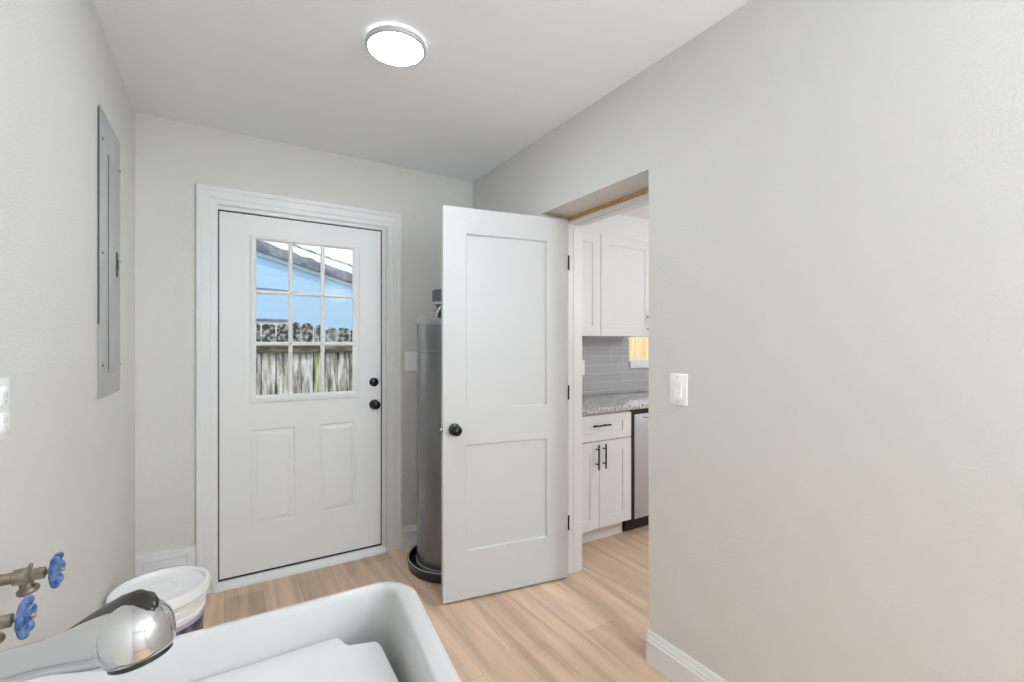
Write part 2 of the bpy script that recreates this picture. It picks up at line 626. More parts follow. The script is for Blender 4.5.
baseboard(((XR, OP_Y0 - .0), (XR, YREAR), (-1, 0)), .136, .015, 'baseboard_right', 'white moulded baseboard along the foot of the right wall')
baseboard(((1.002, D), (XR - .002, D), (0, -1)), .136, .015, 'baseboard_back', 'white moulded baseboard behind the grey water heater')
baseboard(((XR, OP_Y1), (XR, D - .016), (-1, 0)), .136, .015, 'baseboard_corner', 'white moulded baseboard behind the open white door')
# tall plinth left of the exterior door
w = MB()
w.box(XL + .001, -.131, D - .022, D - .0005, 0, .272, .003)
w.slab(.200, .190, .004, [(.010, .190, .0, .178, [(0.004, -.003)])], face_m((-.355, D - .0225 - .003, .055), (1, 0, 0), (0, -1, 0)))
structure(w, 'baseboard_left', M['trim'], 'tall white baseboard block behind the bucket, left of the exterior door', 'baseboard')

# ------------------------------------------------------------------ exterior door (door_1)
d1 = thing('door_1', 'white exterior door with nine-pane window and black knob', 'door', (0.421, D, 0), kind='structure')
# casing: fluted profile on three sides, mitred
prof = [(0.0, 0.0), (0.0, 0.018), (0.004, 0.020), (0.020, 0.020), (0.028, 0.015), (0.062, 0.0135), (0.068, 0.0105), (0.090, 0.0095), (0.095, 0.006), (0.095, 0.0)]
ox0, ox1, oz = -0.129, 1.000, 2.210
b = bmesh.new()
rows = []
for ins, dep in prof:
    y = D - dep
    rows.append([b.verts.new((ox0 + ins, y, 0)), b.verts.new((ox0 + ins, y, oz - ins)), b.verts.new((ox1 - ins, y, oz - ins)), b.verts.new((ox1 - ins, y, 0))])
for A, B in zip(rows, rows[1:]):
    for k in range(3):
        b.faces.new((A[k], A[k + 1], B[k + 1], B[k]))
bmesh.ops.recalc_face_normals(b, faces=list(b.faces))
MB().merge(b).build('casing', M['trim'], d1, smooth=0)
# jamb lining
w = MB()
w.box(DX0 + .0005, -.0305, D - .003, D + .12, .001, 2.094)
w.box(.8725, DX1 - .0005, D - .003, D + .12, .001, 2.094)
w.box(DX0 + .0005, DX1 - .0005, D - .003, D + .12, 2.091, DZ1 - .0005)
w.build('jamb', M['trim'], d1, smooth=0)
w = MB()
w.box(-.030, -.0245, D + .010, D + .03, .046, 2.0905)
w.box(.8655, .872, D + .010, D + .03, .046, 2.0905)
w.box(-.030, .872, D + .010, D + .03, 2.084, 2.0905)
w.box(-.030, .872, D + .010, D + .03, .038, .052)
w.build('weatherstrip', M['gasket'], d1, smooth=0)
w = MB()
w.prism([(D - .030, 0), (D - .030, .010), (D - .022, .016), (D - .004, .040), (D + .13, .040), (D + .13, 0)], -.046, .890, 'x')
w.build('threshold', M['trim'], d1, smooth=0)
SY = D + .004      # slab front
S0, S1, SZ0, SZ1 = -.024, .865, .053, 2.083
LX0, LX1, LZ0, LZ1 = .154, .689, 1.056, 1.946
raised = [(0.004, -.007), (0.012, -.008), (0.034, -.0015), (0.040, -.0015)]
w = MB()
w.slab(S1 - S0, SZ1 - SZ0, .044, [
    (LX0 - S0 - .012, LX1 - S0 + .012, LZ0 - SZ0 - .012, LZ1 - SZ0 + .012, None),
    (.130 - S0, .353 - S0, .321 - SZ0, .861 - SZ0, raised),
    (.493 - S0, .706 - S0, .321 - SZ0, .861 - SZ0, raised)], face_m((S0, SY, SZ0), (1, 0, 0), (0, -1, 0)))
slab = w.build('door_slab', M['door'], d1, smooth=0)
# window insert frame
w = MB()
fp = [(0.0, 0.0), (0.002, .009), (.010, .012), (.018, .012), (.024, .007), (.027, .004), (.027, -.014)]
b = bmesh.new()
rows = []
fx0, fx1, fz0, fz1 = .122, .733, 1.012, 1.976
for ins, dep in fp:
    y = SY - dep
    q = ins / .027
    xa, xb, za, zb = fx0 + (LX0 - fx0) * q, fx1 + (LX1 - fx1) * q, fz0 + (LZ0 - fz0) * q, fz1 + (LZ1 - fz1) * q
    rows.append([b.verts.new((xa, y, za)), b.verts.new((xb, y, za)), b.verts.new((xb, y, zb)), b.verts.new((xa, y, zb))])
for A, B in zip(rows, rows[1:]):
    for k in range(4):
        q = (k + 1) % 4
        b.faces.new((A[k], A[q], B[q], B[k]))
bmesh.ops.recalc_face_normals(b, faces=list(b.faces))
w.merge(b)
lite = w.build('window_frame', M['door'], d1, smooth=0)
MX = [.154, .154 + .535 / 3, .154 + .535 * 2 / 3, .689]
MZ = [1.056, 1.056 + .890 / 3, 1.056 + .890 * 2 / 3, 1.946]


def bar(x0, x1, z0, z1):
    m_ = MB()
    if x1 - x0 < z1 - z0:
        c = (x0 + x1) / 2
        m_.prism([(c - .011, SY + .012), (c - .011, SY + .003), (c - .005, SY - .003), (c + .005, SY - .003), (c + .011, SY + .003), (c + .011, SY + .012)], z0, z1, 'z')
    else:
        c = (z0 + z1) / 2
        m_.prism([(SY + .012, c - .011), (SY + .003, c - .011), (SY - .003, c - .005), (SY - .003, c + .005), (SY + .003, c + .011), (SY + .012, c + .011)], x0, x1, 'x')
    return m_


for x in MX[1:3]:
    bar(x - .009, x + .009, MZ[0], MZ[3]).build('muntin', M['door'], lite, smooth=0)
for z in MZ[1:3]:
    bar(MX[0], MX[3], z - .009, z + .009).build('muntin', M['door'], lite, smooth=0)
for i in range(3):
    for j in range(3):
        MB().box(MX[i], MX[i + 1], SY + .013, SY + .016, MZ[j], MZ[j + 1]).build('pane', M['glass'], lite, smooth=0)
# deadbolt and knob
w = MB()
w.lathe([(0, .016), (.020, .016), (.027, .012), (.029, .004), (.029, 0)], 36, AX((.820, SY, 1.106), (0, -1, 0)))
w.box(.817, .823, SY - .030, SY - .012, 1.092, 1.120, .002)
w.build('deadbolt', M['black'], d1)
KNOB = [(0, .062), (.012, .0615), (.022, .057), (.0275, .049), (.028, .042), (.024, .034), (.014, .028), (.0115, .022), (.012, .013), (.020, .011), (.030, .008), (.032, .003), (.032, 0)]
w = MB()
w.lathe(KNOB, 40, AX((.823, SY, .962), (0, -1, 0)))
w.build('door_knob', M['black'], d1)

# ------------------------------------------------------------------ open interior door (door_2)
A = Vector((.957, 2.223, 0))
B = Vector((1.675, 2.105, 0))
uu = (B - A).normalized()
nn = Vector((uu.y, -uu.x, 0))       # faces the viewer
DW, DH, DT = .732, 2.053, .035
d2 = thing('door_2', 'white two-panel door standing open in front of the water heater', 'door', (B.x, B.y, 0.012), kind='structure')
shaker = [(0.006, -.010), (0.007, -.010)]
w = MB()
w.slab(DW, DH, DT, [(.124, .598, .250, .807, shaker), (.124, .598, .995, 1.919, shaker)], face_m((A.x, A.y, .012), uu, nn))
w.build('door_slab', M['door2'], d2, smooth=0)


def on_door(u, z, wv=0.0):
    return A + uu * u + nn * wv + Vector((0, 0, z))


w = MB()
w.lathe(KNOB, 40, AX(on_door(.061, .906), nn))
w.build('door_knob', M['black'], d2)
w = MB()
w.lathe(KNOB, 40, AX(on_door(.061, .906, -DT), -nn))
w.build('door_knob', M['black'], d2)
w = MB()
mt = face_m(on_door(0, .906, -DT / 2), uu, nn)
w.box(-.0015, .001, -.028, .028, -.0125, .0125, .0005, 1, mt)
w.box(-.012, .0, -.008, .008, -.006, .006, .002, 2, mt)
w.build('latch', M['chrome'], d2)
for z0, z1 in ((1.776, 1.860), (1.032, 1.114), (.282, .366)):
    w = MB()
    w.tube([on_door(DW + .003, z0, .003), on_door(DW + .003, z1, .003)], .0048, 14)
    w.build('hinge', M['black'], d2)

# ------------------------------------------------------------------ ceiling light and added fill globes


def ceiling_disc(cx, cy, r, m, label, name='ceiling_light'):
    t = thing(name, label, 'ceiling light', (cx, cy, H))
    w = MB()
    w.lathe([(0, -.001), (r * .81, -.001), (r * .81, -.0105), (0, -.0105)], 48, Matrix.Translation((cx, cy, H)))
    w.build('back_glow', M['halo'], t)
    w = MB()
    w.lathe([(r * .82, -.010), (r * .985, -.011), (r, -.015), (r, -.026), (r * .985, -.030), (r * .905, -.0312), (r * .90, -.026), (r * .82, -.026)], 64, Matrix.Translation((cx, cy, H)))
    w.build('rim', M['rim'], t)
    w = MB()
    w.lathe([(r * .89, -.0262), (r * .898, -.0295), (r * .87, -.0310), (0, -.0312)], 64, Matrix.Translation((cx, cy, H)))
    w.build('diffuser', m, t)
    return t


ceiling_disc(.570, 1.783, .116, M['diff'], 'round flat lit ceiling lamp with grey rim above the laundry room')


def fill_globe(cx, cy, cz, r, m, label, H=H):  # unseen glowing globe, added to brighten the room around it
    t = thing('fill_light_globe', label, 'pendant lamp', (cx, cy, H), 'added fill globes')
    w = MB()
    w.lathe([(0, -.001), (.055, -.001), (.055, -.018), (.01, -.025), (0, -.025)], 32, Matrix.Translation((cx, cy, H)))
    w.build('canopy', M['rim'], t)
    w = MB()
    w.tube([(cx, cy, H - .02), (cx, cy, cz + r * .97)], .004, 8)
    w.build('cord', M['rim'], t)
    w = MB()
    w.lathe([(r * math.sin(a), r * math.cos(a)) for a in [PI * i / 24 for i in range(25)]], 40, Matrix.Translation((cx, cy, cz)))
    w.build('globe', m, t)


fill_globe(1.36, -.80, 2.10, .16, M['fill_rear'], 'added fill light globe hung behind the viewer in the laundry room')
fill_globe(3.40, .55, 1.90, .14, M['fill_kitchen'], 'added fill light globe hung out of view in the kitchen', HK)
fl = thing('fill_light_stand', 'added fill light globe on a stand behind the viewer in the laundry room', 'fill light', (1.34, -1.55, 0))  # low fill light added behind the viewer to lift ceiling and walls
w = MB()
w.lathe([(0, .0005), (.14, .0005), (.14, .015), (.02, .03), (0, .03)], 32, Matrix.Translation((1.34, -1.55, 0)))
w.build('base', M['rim'], fl)
w = MB()
w.tube([(1.34, -1.55, .02), (1.34, -1.55, 1.29)], .012, 12)
w.build('pole', M['rim'], fl)
w = MB()
w.lathe([(.17 * math.sin(a), .17 * math.cos(a)) for a in [PI * i / 24 for i in range(25)]], 40, Matrix.Translation((1.34, -1.55, 1.45)))
w.build('globe', M['fill_low'], fl)

# ------------------------------------------------------------------ breaker panel on the left wall
pn = thing('breaker_panel', 'tall grey breaker panel cover screwed to the left wall', 'breaker panel', (XL, 2.385, 1.68))
w = MB()
w.box(XL + .0005, XL + .007, 2.199, 2.574, 1.151, 2.211, .0025)
w.build('cover', M['panel'], pn)
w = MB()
w.box(XL + .0005, XL + .0055, 2.195, 2.200, 1.42, 2.200)  # dark strip standing in for the shadow line beside the cover
w.build('edge_shade_strip', M['slot'], pn, smooth=0)
w = MB()
w.box(XL + .007, XL + .0105, 2.338, 2.555, 1.235, 2.075, .002)
w.build('door', M['panel'], pn)
w = MB()
w.box(XL + .006, XL + .0085, 2.330, 2.338, 1.250, 2.075)
w.build('door_gap', M['slot'], pn, smooth=0)
w = MB()
w.box(XL + .0095, XL + .014, 2.462, 2.498, 1.625, 1.725, .003)
w.box(XL + .013, XL + .017, 2.468, 2.488, 1.655, 1.695, .003)
w.build('latch', M['screw'], pn)
for y, z in ((2.235, 2.100), (2.566, 2.085), (2.235, 1.683), (2.566, 1.70), (2.235, 1.270), (2.566, 1.265)):
    w = MB()
    w.lathe([(0, .004), (.004, .0035), (.006, .001), (.006, 0)], 14, AX((XL + .0065, y, z), (1, 0, 0)))
    w.build('screw', M['screw'], pn)

# ------------------------------------------------------------------ outlets and switches
t = thing('wall_outlet', 'white wall outlet on the left wall at the photo edge', 'outlet', (XL, 1.315, 1.216))
w = MB()
w.box(XL + .0005, XL + .007, 1.255, 1.375, 1.153, 1.279, .003)
w.build('cover_plate', M['plastic'], t)
for z in (1.190, 1.242):
    w = MB()
    w.box(XL + .006, XL + .0105, 1.325, 1.358, z - .020, z + .020, .004)
    f = w.build('socket', M['plastic'], t)
    w = MB()
    for y in (1.335, 1.348):
        w.box(XL + .0103, XL + .0108, y - .0012, y + .0012, z - .004, z + .008)
    w.lathe([(0, .0005), (.003, .0004), (.003, 0)], 12, AX((XL + .0104, 1.3415, z - .011), (1, 0, 0)))
    w.build('slot', M['rim'], f)

t = thing('light_switch', 'white two-gang switch plate on the back wall beside the water heater', 'light switch', (1.084, D, 1.235))
w = MB()
w.box(1.024, 1.146, D - .007, D - .0005, 1.170, 1.300, .003)
w.build('cover_plate', M['plastic'], t)
for x in (1.062, 1.108):
    w = MB()
    w.prism([(D - .006, 1.222), (D - .018, 1.243), (D - .015, 1.249), (D - .006, 1.249)], x - .005, x + .005, 'x')
    w.build('toggle', M['plastic'], t)
    for z in (1.205, 1.265):
        w = MB()
        w.lathe([(0, .0015), (.003, .001), (.003, 0)], 10, AX((x, D - .007, z), (0, -1, 0)))
        w.build('screw', M['plastic'], t)

t = thing('light_switch', 'white single rocker switch on the right wall beside the opening', 'light switch', (XR, 1.221, 1.169))
w = MB()
w.box(XR - .007, XR - .0005, 1.180, 1.262, 1.107, 1.232, .003)
w.build('cover_plate', M['plastic'], t)
w = MB()
w.slab(.036, .069, .004, [(.002, .034, .002, .067, [(.001, -.0025), (.002, -.0025)])], face_m((XR - .0085, 1.239, 1.135), (0, -1, 0), (-1, 0, 0)))
fr = w.build('rocker_frame', M['plastic'], t, smooth=0)
w = MB()
w.prism([(XR - .008, 1.139), (XR - .0125, 1.140), (XR - .0085, 1.172), (XR - .0085, 1.201), (XR - .006, 1.202)], 1.2055, 1.2365, 'y')
w.build('rocker', M['plastic'], t, smooth=0)
for z in (1.119, 1.220):
    w = MB()
    w.lathe([(0, .0015), (.003, .001), (.003, 0)], 10, AX((XR - .007, 1.221, z), (-1, 0, 0)))
    w.build('screw', M['rim'], t)

# ------------------------------------------------------------------ water heater
HX, HY = 1.210, 2.640
hp = thing('drain_pan', 'round black drain pan on the floor under the water heater', 'drain pan', (HX, HY, 0))
w = MB()
w.lathe([(0, 0.0005), (.268, 0.0005), (.276, .006), (.280, .050), (.284, .056), (.280, .060), (.275, .056), (.271, .010), (0, .006)], 72, Matrix.Translation((HX, HY, 0)))
w.build('pan_body', M['pan'], hp)
w = MB()
ring = [(HX + .277 * math.cos(a), HY + .277 * math.sin(a), .0598) for a in [2 * PI * i / 64 for i in range(64)]]
w.tube(ring, .0030, 8, closed=True)
w.build('pan_rim', M['rim'], hp)
ht = thing('water_heater', 'tall grey cylindrical water heater half hidden behind the open door', 'water heater', (HX, HY, .006))
RC = .226
w = MB()
w.lathe([(0, .0065), (RC - .01, .0065), (RC - .004, .012), (RC - .004, .030), (RC, .032), (RC, 1.30), (RC + .002, 1.302), (RC + .002, 1.308), (RC, 1.310), (RC, 1.478), (RC - .01, 1.480)], 80, Matrix.Translation((HX, HY, 0)))
tk = w.build('tank', M['tank'], ht)
w = MB()
w.lathe([(RC + .0015, 1.465), (RC + .004, 1.468), (RC + .004, 1.488), (RC - .004, 1.499), (RC - .04, 1.505), (0, 1.507)], 80, Matrix.Translation((HX, HY, 0)))
w.build('top_cap', M['tankcap'], ht)
w = MB()
w.lathe([(RC - .002, .033), (RC + .0035, .036), (RC + .0035, .050), (RC - .002, .053)], 80, Matrix.Translation((HX, HY, 0)))
w.build('base_ring', M['tankcap'], ht)
# pipe fittings on top: insulated stub with a light clamp and a looped flexible connector
w = MB()
w.tube([(1.125, HY, 1.506), (1.125, HY, 1.60)], .030, 20)
w.tube([(1.125, HY, 1.606), (1.125, HY, 1.672), (1.125, HY, 1.680)], [.056, .056, .046], 24)
w.build('pipe_stub', M['copper'], ht)
w = MB()
w.tube([(1.125, HY, 1.592), (1.125, HY, 1.607)], .054, 24)
w.build('pipe_collar', M['rim'], ht)
w = MB()
w.tube([(1.128 + .052 * math.cos(a), HY - .045, 1.507 + .072 * math.sin(a)) for a in [PI * i / 18 for i in range(19)]], .0095, 12)
w.build('flexible_connector', M['flex'], ht)
w = MB()
w.lathe([(.018, 0), (.018, .02), (.013, .022), (.013, .05)], 6, Matrix.Translation((1.090, HY - .01, 1.505)))
w.build('hex_fitting', M['brass'], ht, smooth=0)

# ------------------------------------------------------------------ kitchen: base cabinet, counter, uppers, dishwasher
YF = 2.352
SH = [(0.0015, -.006), (0.002, -.006)]


def pull(pts, axis, mname='black'):
    """bar handle with two posts; pts = (centre, length), axis unit vector."""
    c, L = pts
    c = Vector(c)
    ax = Vector(axis)
    m_ = MB()
    m_.tube([c - ax * L / 2, c + ax * L / 2], .0058, 14)
    for s in (-1, 1):
        p = c + ax * (L * .30 * s)
        m_.tube([p, p + Vector((0, .030, 0))], .0045, 10)
    return m_


cb = thing('base_cabinet', 'white shaker base cabinet with drawer and two doors under the granite', 'cabinet', (2.14, 2.66, 0))
w = MB()
w.box(XK + .002, 2.446, YF + .020, KB - .002, .108, .890)
w.build('body', M['cab'], cb, smooth=0)
w = MB()
w.box(XK + .002, 2.43, 2.427, 2.445, .0005, .108)
w.build('toe_kick', M['cab'], cb, smooth=0)
w = MB()
w.slab(2.444 - 1.845, .172, .019, [(.072, .599 - .080, .052, .172 - .052, SH)], face_m((1.845, YF, .702), (1, 0, 0), (0, -1, 0)))
dr = w.build('drawer', M['cab'], cb, smooth=0)
pull(((2.146, YF - .030, .806), .155), (1, 0, 0)).build('handle', M['black'], dr)
for x0, x1, hx in ((1.845, 2.1425, 2.115), (2.1465, 2.444, 2.178)):
    w = MB()
    w.slab(x1 - x0, .695 - .114, .019, [(.066, x1 - x0 - .078, .066, .581 - .068, SH)], face_m((x0, YF, .114), (1, 0, 0), (0, -1, 0)))
    dd = w.build('door', M['cab'], cb, smooth=0)
    pull(((hx, YF - .030, .598), .165), (0, 0, 1)).build('handle', M['black'], dd)
ct = MB().box(XK + .002, 4.80, 2.328, KB - .009, .891, .925, .003)
tag(ct.build('countertop', M['granite']), 'speckled grey granite countertop on the white base cabinet', 'countertop')

dw = thing('dishwasher', 'stainless steel dishwasher right of the white base cabinet', 'dishwasher', (2.79, 2.66, 0))
w = MB()
w.box(2.450, 3.075, YF + .022, KB - .01, .10, .886)
w.box(2.450, 2.476, YF + .001, YF + .022, .10, .886)
w.box(2.452, 3.075, 2.42, 2.44, .0005, .10)
w.box(2.478, 3.070, YF + .006, YF + .022, .852, .886)
w.build('body', M['blackm'], dw, smooth=0)
w = MB()
w.box(2.476, 3.070, YF - .004, YF + .020, .108, .850, .004)
df = w.build('door', M['steel'], dw)
w = MB()
w.box(2.56, 2.98, YF - .0055, YF - .003, .820, .826)
w.build('pocket_handle', M['blackm'], df, smooth=0)
w = MB()
w.box(2.55, 2.62, YF - .0045, YF - .0038, .762, .796)
w.build('badge', M['rim'], df, smooth=0)
# remaining run of base cabinet past the dishwasher
c2 = thing('base_cabinet', 'white base cabinet at the far side of the dishwasher', 'cabinet', (3.9, 2.66, 0))
w = MB()
w.box(3.08, 4.80, YF + .020, KB - .01, .108, .890)
w.build('body', M['cab'], c2, smooth=0)
w = MB()
w.box(3.08, 4.80, 2.427, 2.445, .0005, .108)
w.build('toe_kick', M['cab'], c2, smooth=0)
for x0 in (3.084, 3.656, 4.228):
    w = MB()
    w.slab(.568, .76, .019, [(.066, .502, .066, .694, SH)], face_m((x0, YF, .114), (1, 0, 0), (0, -1, 0)))
    w.build('door', M['cab'], c2, smooth=0)

YU = 2.680
UZ0, UZ1 = 1.413, 2.203
for (bx0, bx1, doors, lab) in (
        (XK + .002, 2.459, ((1.845, 2.457, 1.88),), 'white shaker upper cabinet nearest the doorway jamb'),
        (2.462, 3.030, ((2.464, 3.028, 2.968),), 'wide white shaker upper cabinet with black handle near the kitchen window')):
    uc = thing('upper_cabinet', lab, 'cabinet', ((bx0 + bx1) / 2, 2.84, UZ0), 'white upper kitchen cabinets')
    w = MB()
    w.box(bx0, bx1, YU + .020, KB - .001, UZ0, UZ1)
    w.build('body', M['cab'], uc, smooth=0)
    for x0, x1, hx in doors:
        w = MB()
        w.slab(x1 - x0, UZ1 - UZ0 - .004, .019, [(.078, x1 - x0 - .080, .078, UZ1 - UZ0 - .080, SH)], face_m((x0, YU, UZ0 + .002), (1, 0, 0), (0, -1, 0)))
        dd = w.build('door', M['cab'], uc, smooth=0)
        pull(((hx, YU - .030, 1.527), .165), (0, 0, 1)).build('handle', M['black'], dd)

t = thing('wall_outlet', 'white outlet on the grey tile backsplash by the doorway jamb', 'outlet', (2.505, KB, 1.158))
w = MB()
w.box(2.458, 2.548, KB - .016, KB - .0085, 1.096, 1.220, .003)
w.build('cover_plate', M['plastic'], t)
w = MB()
for z in (1.132, 1.184):
    w.box(2.488, 2.520, KB - .019, KB - .0155, z - .018, z + .018, .003)
w.build('socket', M['plastic'], t)

# kitchen window
kw = thing('window_1', 'kitchen window over the counter showing a yellow wooden fence', 'window', ((KWX0 + KWX1) / 2, D, KWZ0), kind='structure')
w = MB()
for x0, x1, z0, z1 in ((KWX0 + .001, KWX0 + .018, KWZ0 + .001, KWZ1 - .001), (KWX1 - .018, KWX1 - .001, KWZ0 + .001, KWZ1 - .001), (KWX0 + .018, KWX1 - .018, KWZ0 + .001, KWZ0 + .012), (KWX0 + .018, KWX1 - .018, KWZ1 - .03, KWZ1 - .001)):
    w.box(x0, x1, D + .06, D + .12, z0, z1)
w.build('frame', M['trim'], kw, smooth=0)
MB().box(KWX0 + .018, KWX1 - .018, D + .085, D + .089, KWZ0 + .012, KWZ1 - .03).build('pane', M['glass'], kw, smooth=0)
MB().box(KWX0 - .02, KWX1 + .02, KB - .03, KB + .0, 1.138, 1.199, .003).build('sill', M['trim'], kw)

# ------------------------------------------------------------------ laundry sink
SKZ = .870
sk = thing('laundry_sink', 'white plastic laundry tub sink against the left wall in the foreground', 'sink', (-.03, .64, 0))


def rquad(c, r, n=10):
    """rounded quad outline from four corners (counter-clockwise)."""
    out = []
    for i in range(4):
        p, q, s = Vector(c[i - 1]), Vector(c[i]), Vector(c[(i + 1) % 4])
        a = (p - q).normalized()
        e = (s - q).normalized()
        ang = a.angle(e)
        dist = r / math.tan(ang / 2)
        cen = q + (a + e).normalized() * (r / math.sin(ang / 2))
        t0 = q + a * dist - cen
        t1 = q + e * dist - cen
        a0 = math.atan2(t0.y, t0.x)
        a1 = math.atan2(t1.y, t1.x)
        while a1 < a0:
            a1 += 2 * PI
        for k in range(n + 1):
            g = a0 + (a1 - a0) * k / n
            out.append((cen.x + r * math.cos(g), cen.y + r * math.sin(g)))
    return out


def loops(bm_, specs):
    prev = None
    first = None
    for corners, r, z in specs:
        ring = [bm_.verts.new((x, y, z)) for x, y in rquad(corners, r)]
        if prev:
            n = len(ring)
            for i in range(n):
                j = (i + 1) % n
                bm_.faces.new((prev[i], prev[j], ring[j], ring[i]))
        else:
            first = ring
        prev = ring
    return first, prev


OUT = [(-.384, .345), (.262, .335), (.330, .948), (-.384, .950)]
INN = [(-.262, .385), (.224, .375), (.291, .925), (-.262, .927)]


def off(c, d):
    cx = sum(p[0] for p in c) / 4
    cy = sum(p[1] for p in c) / 4
    return [(x + (d if x < cx else -d), y + (d if y < cy else -d)) for x, y in c]


b = bmesh.new()
f_, l_ = loops(b, [
    (off(OUT, .030), .050, .520), (off(OUT, .016), .058, .800), (off(OUT, .012), .060, .825), (off(OUT, .002), .066, .828),
    (OUT, .066, .834), (OUT, .066, .854), (off(OUT, .002), .065, .860), (off(OUT, .007), .062, .8625), (off(OUT, .009), .062, .8635), (off(OUT, .011), .061, .868), (off(OUT, .015), .060, SKZ),
    (off(INN, -.003), .047, SKZ), (INN, .045, .8690), (off(INN, .003), .044, .865), (off(INN, .005), .043, .858),
    (off(INN, .012), .045, .800), (off(INN, .045), .06, .560), (off(INN, .065), .07, .545)])
b.faces.new(l_)
b.faces.new(f_[::-1])
bmesh.ops.recalc_face_normals(b, faces=list(b.faces))
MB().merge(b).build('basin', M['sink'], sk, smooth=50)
# moulded shelf inside the basin, notched at its far right corner
w = MB()
w.prism([(-.225, .911), (.178, .911), (.185, .903), (.188, .882), (.194, .875), (.238, .861), (.2425, .852), (.240, .62), (.222, .425), (-.225, .425)], .775, .801, 'z', bev=.004)
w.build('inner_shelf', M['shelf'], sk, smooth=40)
for x, y in ((-.34, .40), (.20, .40), (.26, .885), (-.34, .885)):
    w = MB()
    w.tube([(x, y, 0.0005), (x, y, .55)], [.016, .020], 16)
    w.build('leg', M['sink'], sk)

# faucet with its spray head turned towards the viewer
fc = thing('faucet', 'chrome pull-out faucet with dark grip over the white laundry sink', 'faucet', (-.312, .755, SKZ))
w = MB()
w.lathe([(0, 0), (.032, 0), (.032, .006), (.026, .012), (.024, .02), (.024, .070), (.026, .075), (.026, .112), (.018, .128), (0, .132)], 40, Matrix.Translation((-.312, .755, SKZ + .0005)))
w.build('body', M['chrome'], fc)
w = MB()
w.tube([(-.312, .755, .998), (-.335, .775, 1.030), (-.345, .80, 1.065)], [.008, .007, .006], 14)
w.build('handle', M['chrome'], fc)
HP = Vector((-.064, .510, 1.098))
st = Vector((-.302, .751, .976))
dirv = (HP - st).normalized()
down = (Vector((0, 0, -1)) + dirv * .22).normalized()
path, rad = [], []
for i in range(31):
    q = i / 30 * .97
    path.append(st.lerp(HP, q))
    e = max(0.0, (q - .68) / .29)
    e = e * e * (3 - 2 * e)
    rad.append(.0148 + .0010 * q + .0082 * e)
w = MB()
w.tube(path, rad, 48)
# bell shaped spray head facing down
w.lathe([(0, .0268)] + [(.0268 * math.sin(g), .0268 * math.cos(g)) for g in [PI * k / 32 for k in range(1, 17)]] + [(.0266, -.006), (.0258, -.013), (.0245, -.017), (.0225, -.0185), (0, -.0185)], 64, AX(HP, -down))
sp = w.build('spray_spout', M['chrome'], fc, smooth=70)
w = MB()
e_ = HP + down * .0185
w.tube([e_ - down * .001, e_ + down * .003, e_ + down * .0045], [.0224, .0224, .020], 40)
w.build('nozzle', M['rubber'], sp)
# grip on top of the spout
w = MB()
gp = [(-.1241, .5799, 1.0812), (-.1120, .5678, 1.0893), (-.0992, .5540, 1.0990), (-.0867, .5404, 1.1080), (-.0744, .5269, 1.1168), (-.0639, .5145, 1.1232), (-.0561, .5062, 1.1240), (-.0515, .5012, 1.1225), (-.0490, .4985, 1.1205)]
w.tube(gp, [.0008, .0032, .0052, .0070, .0084, .0088, .0074, .0048, .0008], 20)
w.build('grip', M['rubber'], fc, smooth=70)

# ------------------------------------------------------------------ hose valves on the left wall


def hose_valve(y, z, label):
    t = thing('hose_valve', label, 'valve', (XL, y, z), 'washer hose valves')
    m0 = AX((XL, y, z), (1, 0, 0), (0, 0, 1))
    w = MB()
    w.lathe([(0, .0005), (.020, .0005), (.020, .003), (.012, .006), (.0105, .008), (.0105, .044), (.0145, .046), (.0150, .062), (.0165, .064), (.0165, .068), (.0120, .070), (.0095, .072), (.0095, .074)], 24, m0)
    # outlet leaning down and out, with its hose flange
    o0 = Vector((XL + .060, y, z))
    dv = Vector((.20, .02, -.97)).normalized()
    w.tube([o0, o0 + dv * .026], [.0105, .0110], 18)
    w.lathe([(0, .024), (.0150, .024), (.0165, .026), (.0165, .032), (.0150, .034), (.009, .034), (.008, .026)], 24, AX(o0, dv))
    w.tube([(XL + .068, y, z + .004), (XL + .070, y, z + .022)], [.004, .003], 10)
    w.build('body', M['brass'], t, smooth=40)
    w = MB()
    w.lathe([(.0115, .074), (.0115, .090), (.006, .091), (.0045, .092), (.0045, .108)], 6, m0)
    w.build('packing_nut', M['brass'], t, smooth=0)
    R = .0245
    w = MB()
    pts = []
    for i in range(80):
        a = 2 * PI * i / 80
        rr = R * (1 + .10 * math.cos(6 * a))
        pts.append((XL + .105 + .002 * math.cos(6 * a), y + rr * math.cos(a), z + rr * math.sin(a)))
    w.tube(pts, [.0056 + .0014 * math.cos(6 * 2 * PI * i / 80) for i in range(80)], 12, closed=True, up=(1, 0, 0))
    for k in range(3):
        a = 2 * PI * k / 3 + PI / 6
        w.tube([(XL + .103, y, z), (XL + .106, y + R * math.cos(a), z + R * math.sin(a))], [.0055, .0042], 10)
    w.lathe([(0, .098), (.009, .098), (.0095, .104), (.008, .112), (0, .113)], 18, m0)
    hw = w.build('wheel_handle', M['blue'], t, smooth=50)
    w = MB()
    w.lathe([(0, .119), (.003, .1185), (.0045, .116), (.0045, .1125)], 12, m0)
    w.build('screw', M['brass'], hw)
    return t


hose_valve(1.250, .902, 'upper hose valve in the photo, brass with blue wheel, spout pointing down')
hose_valve(1.082, .893, 'lower hose valve in the photo with blue wheel, cut off by the left edge')

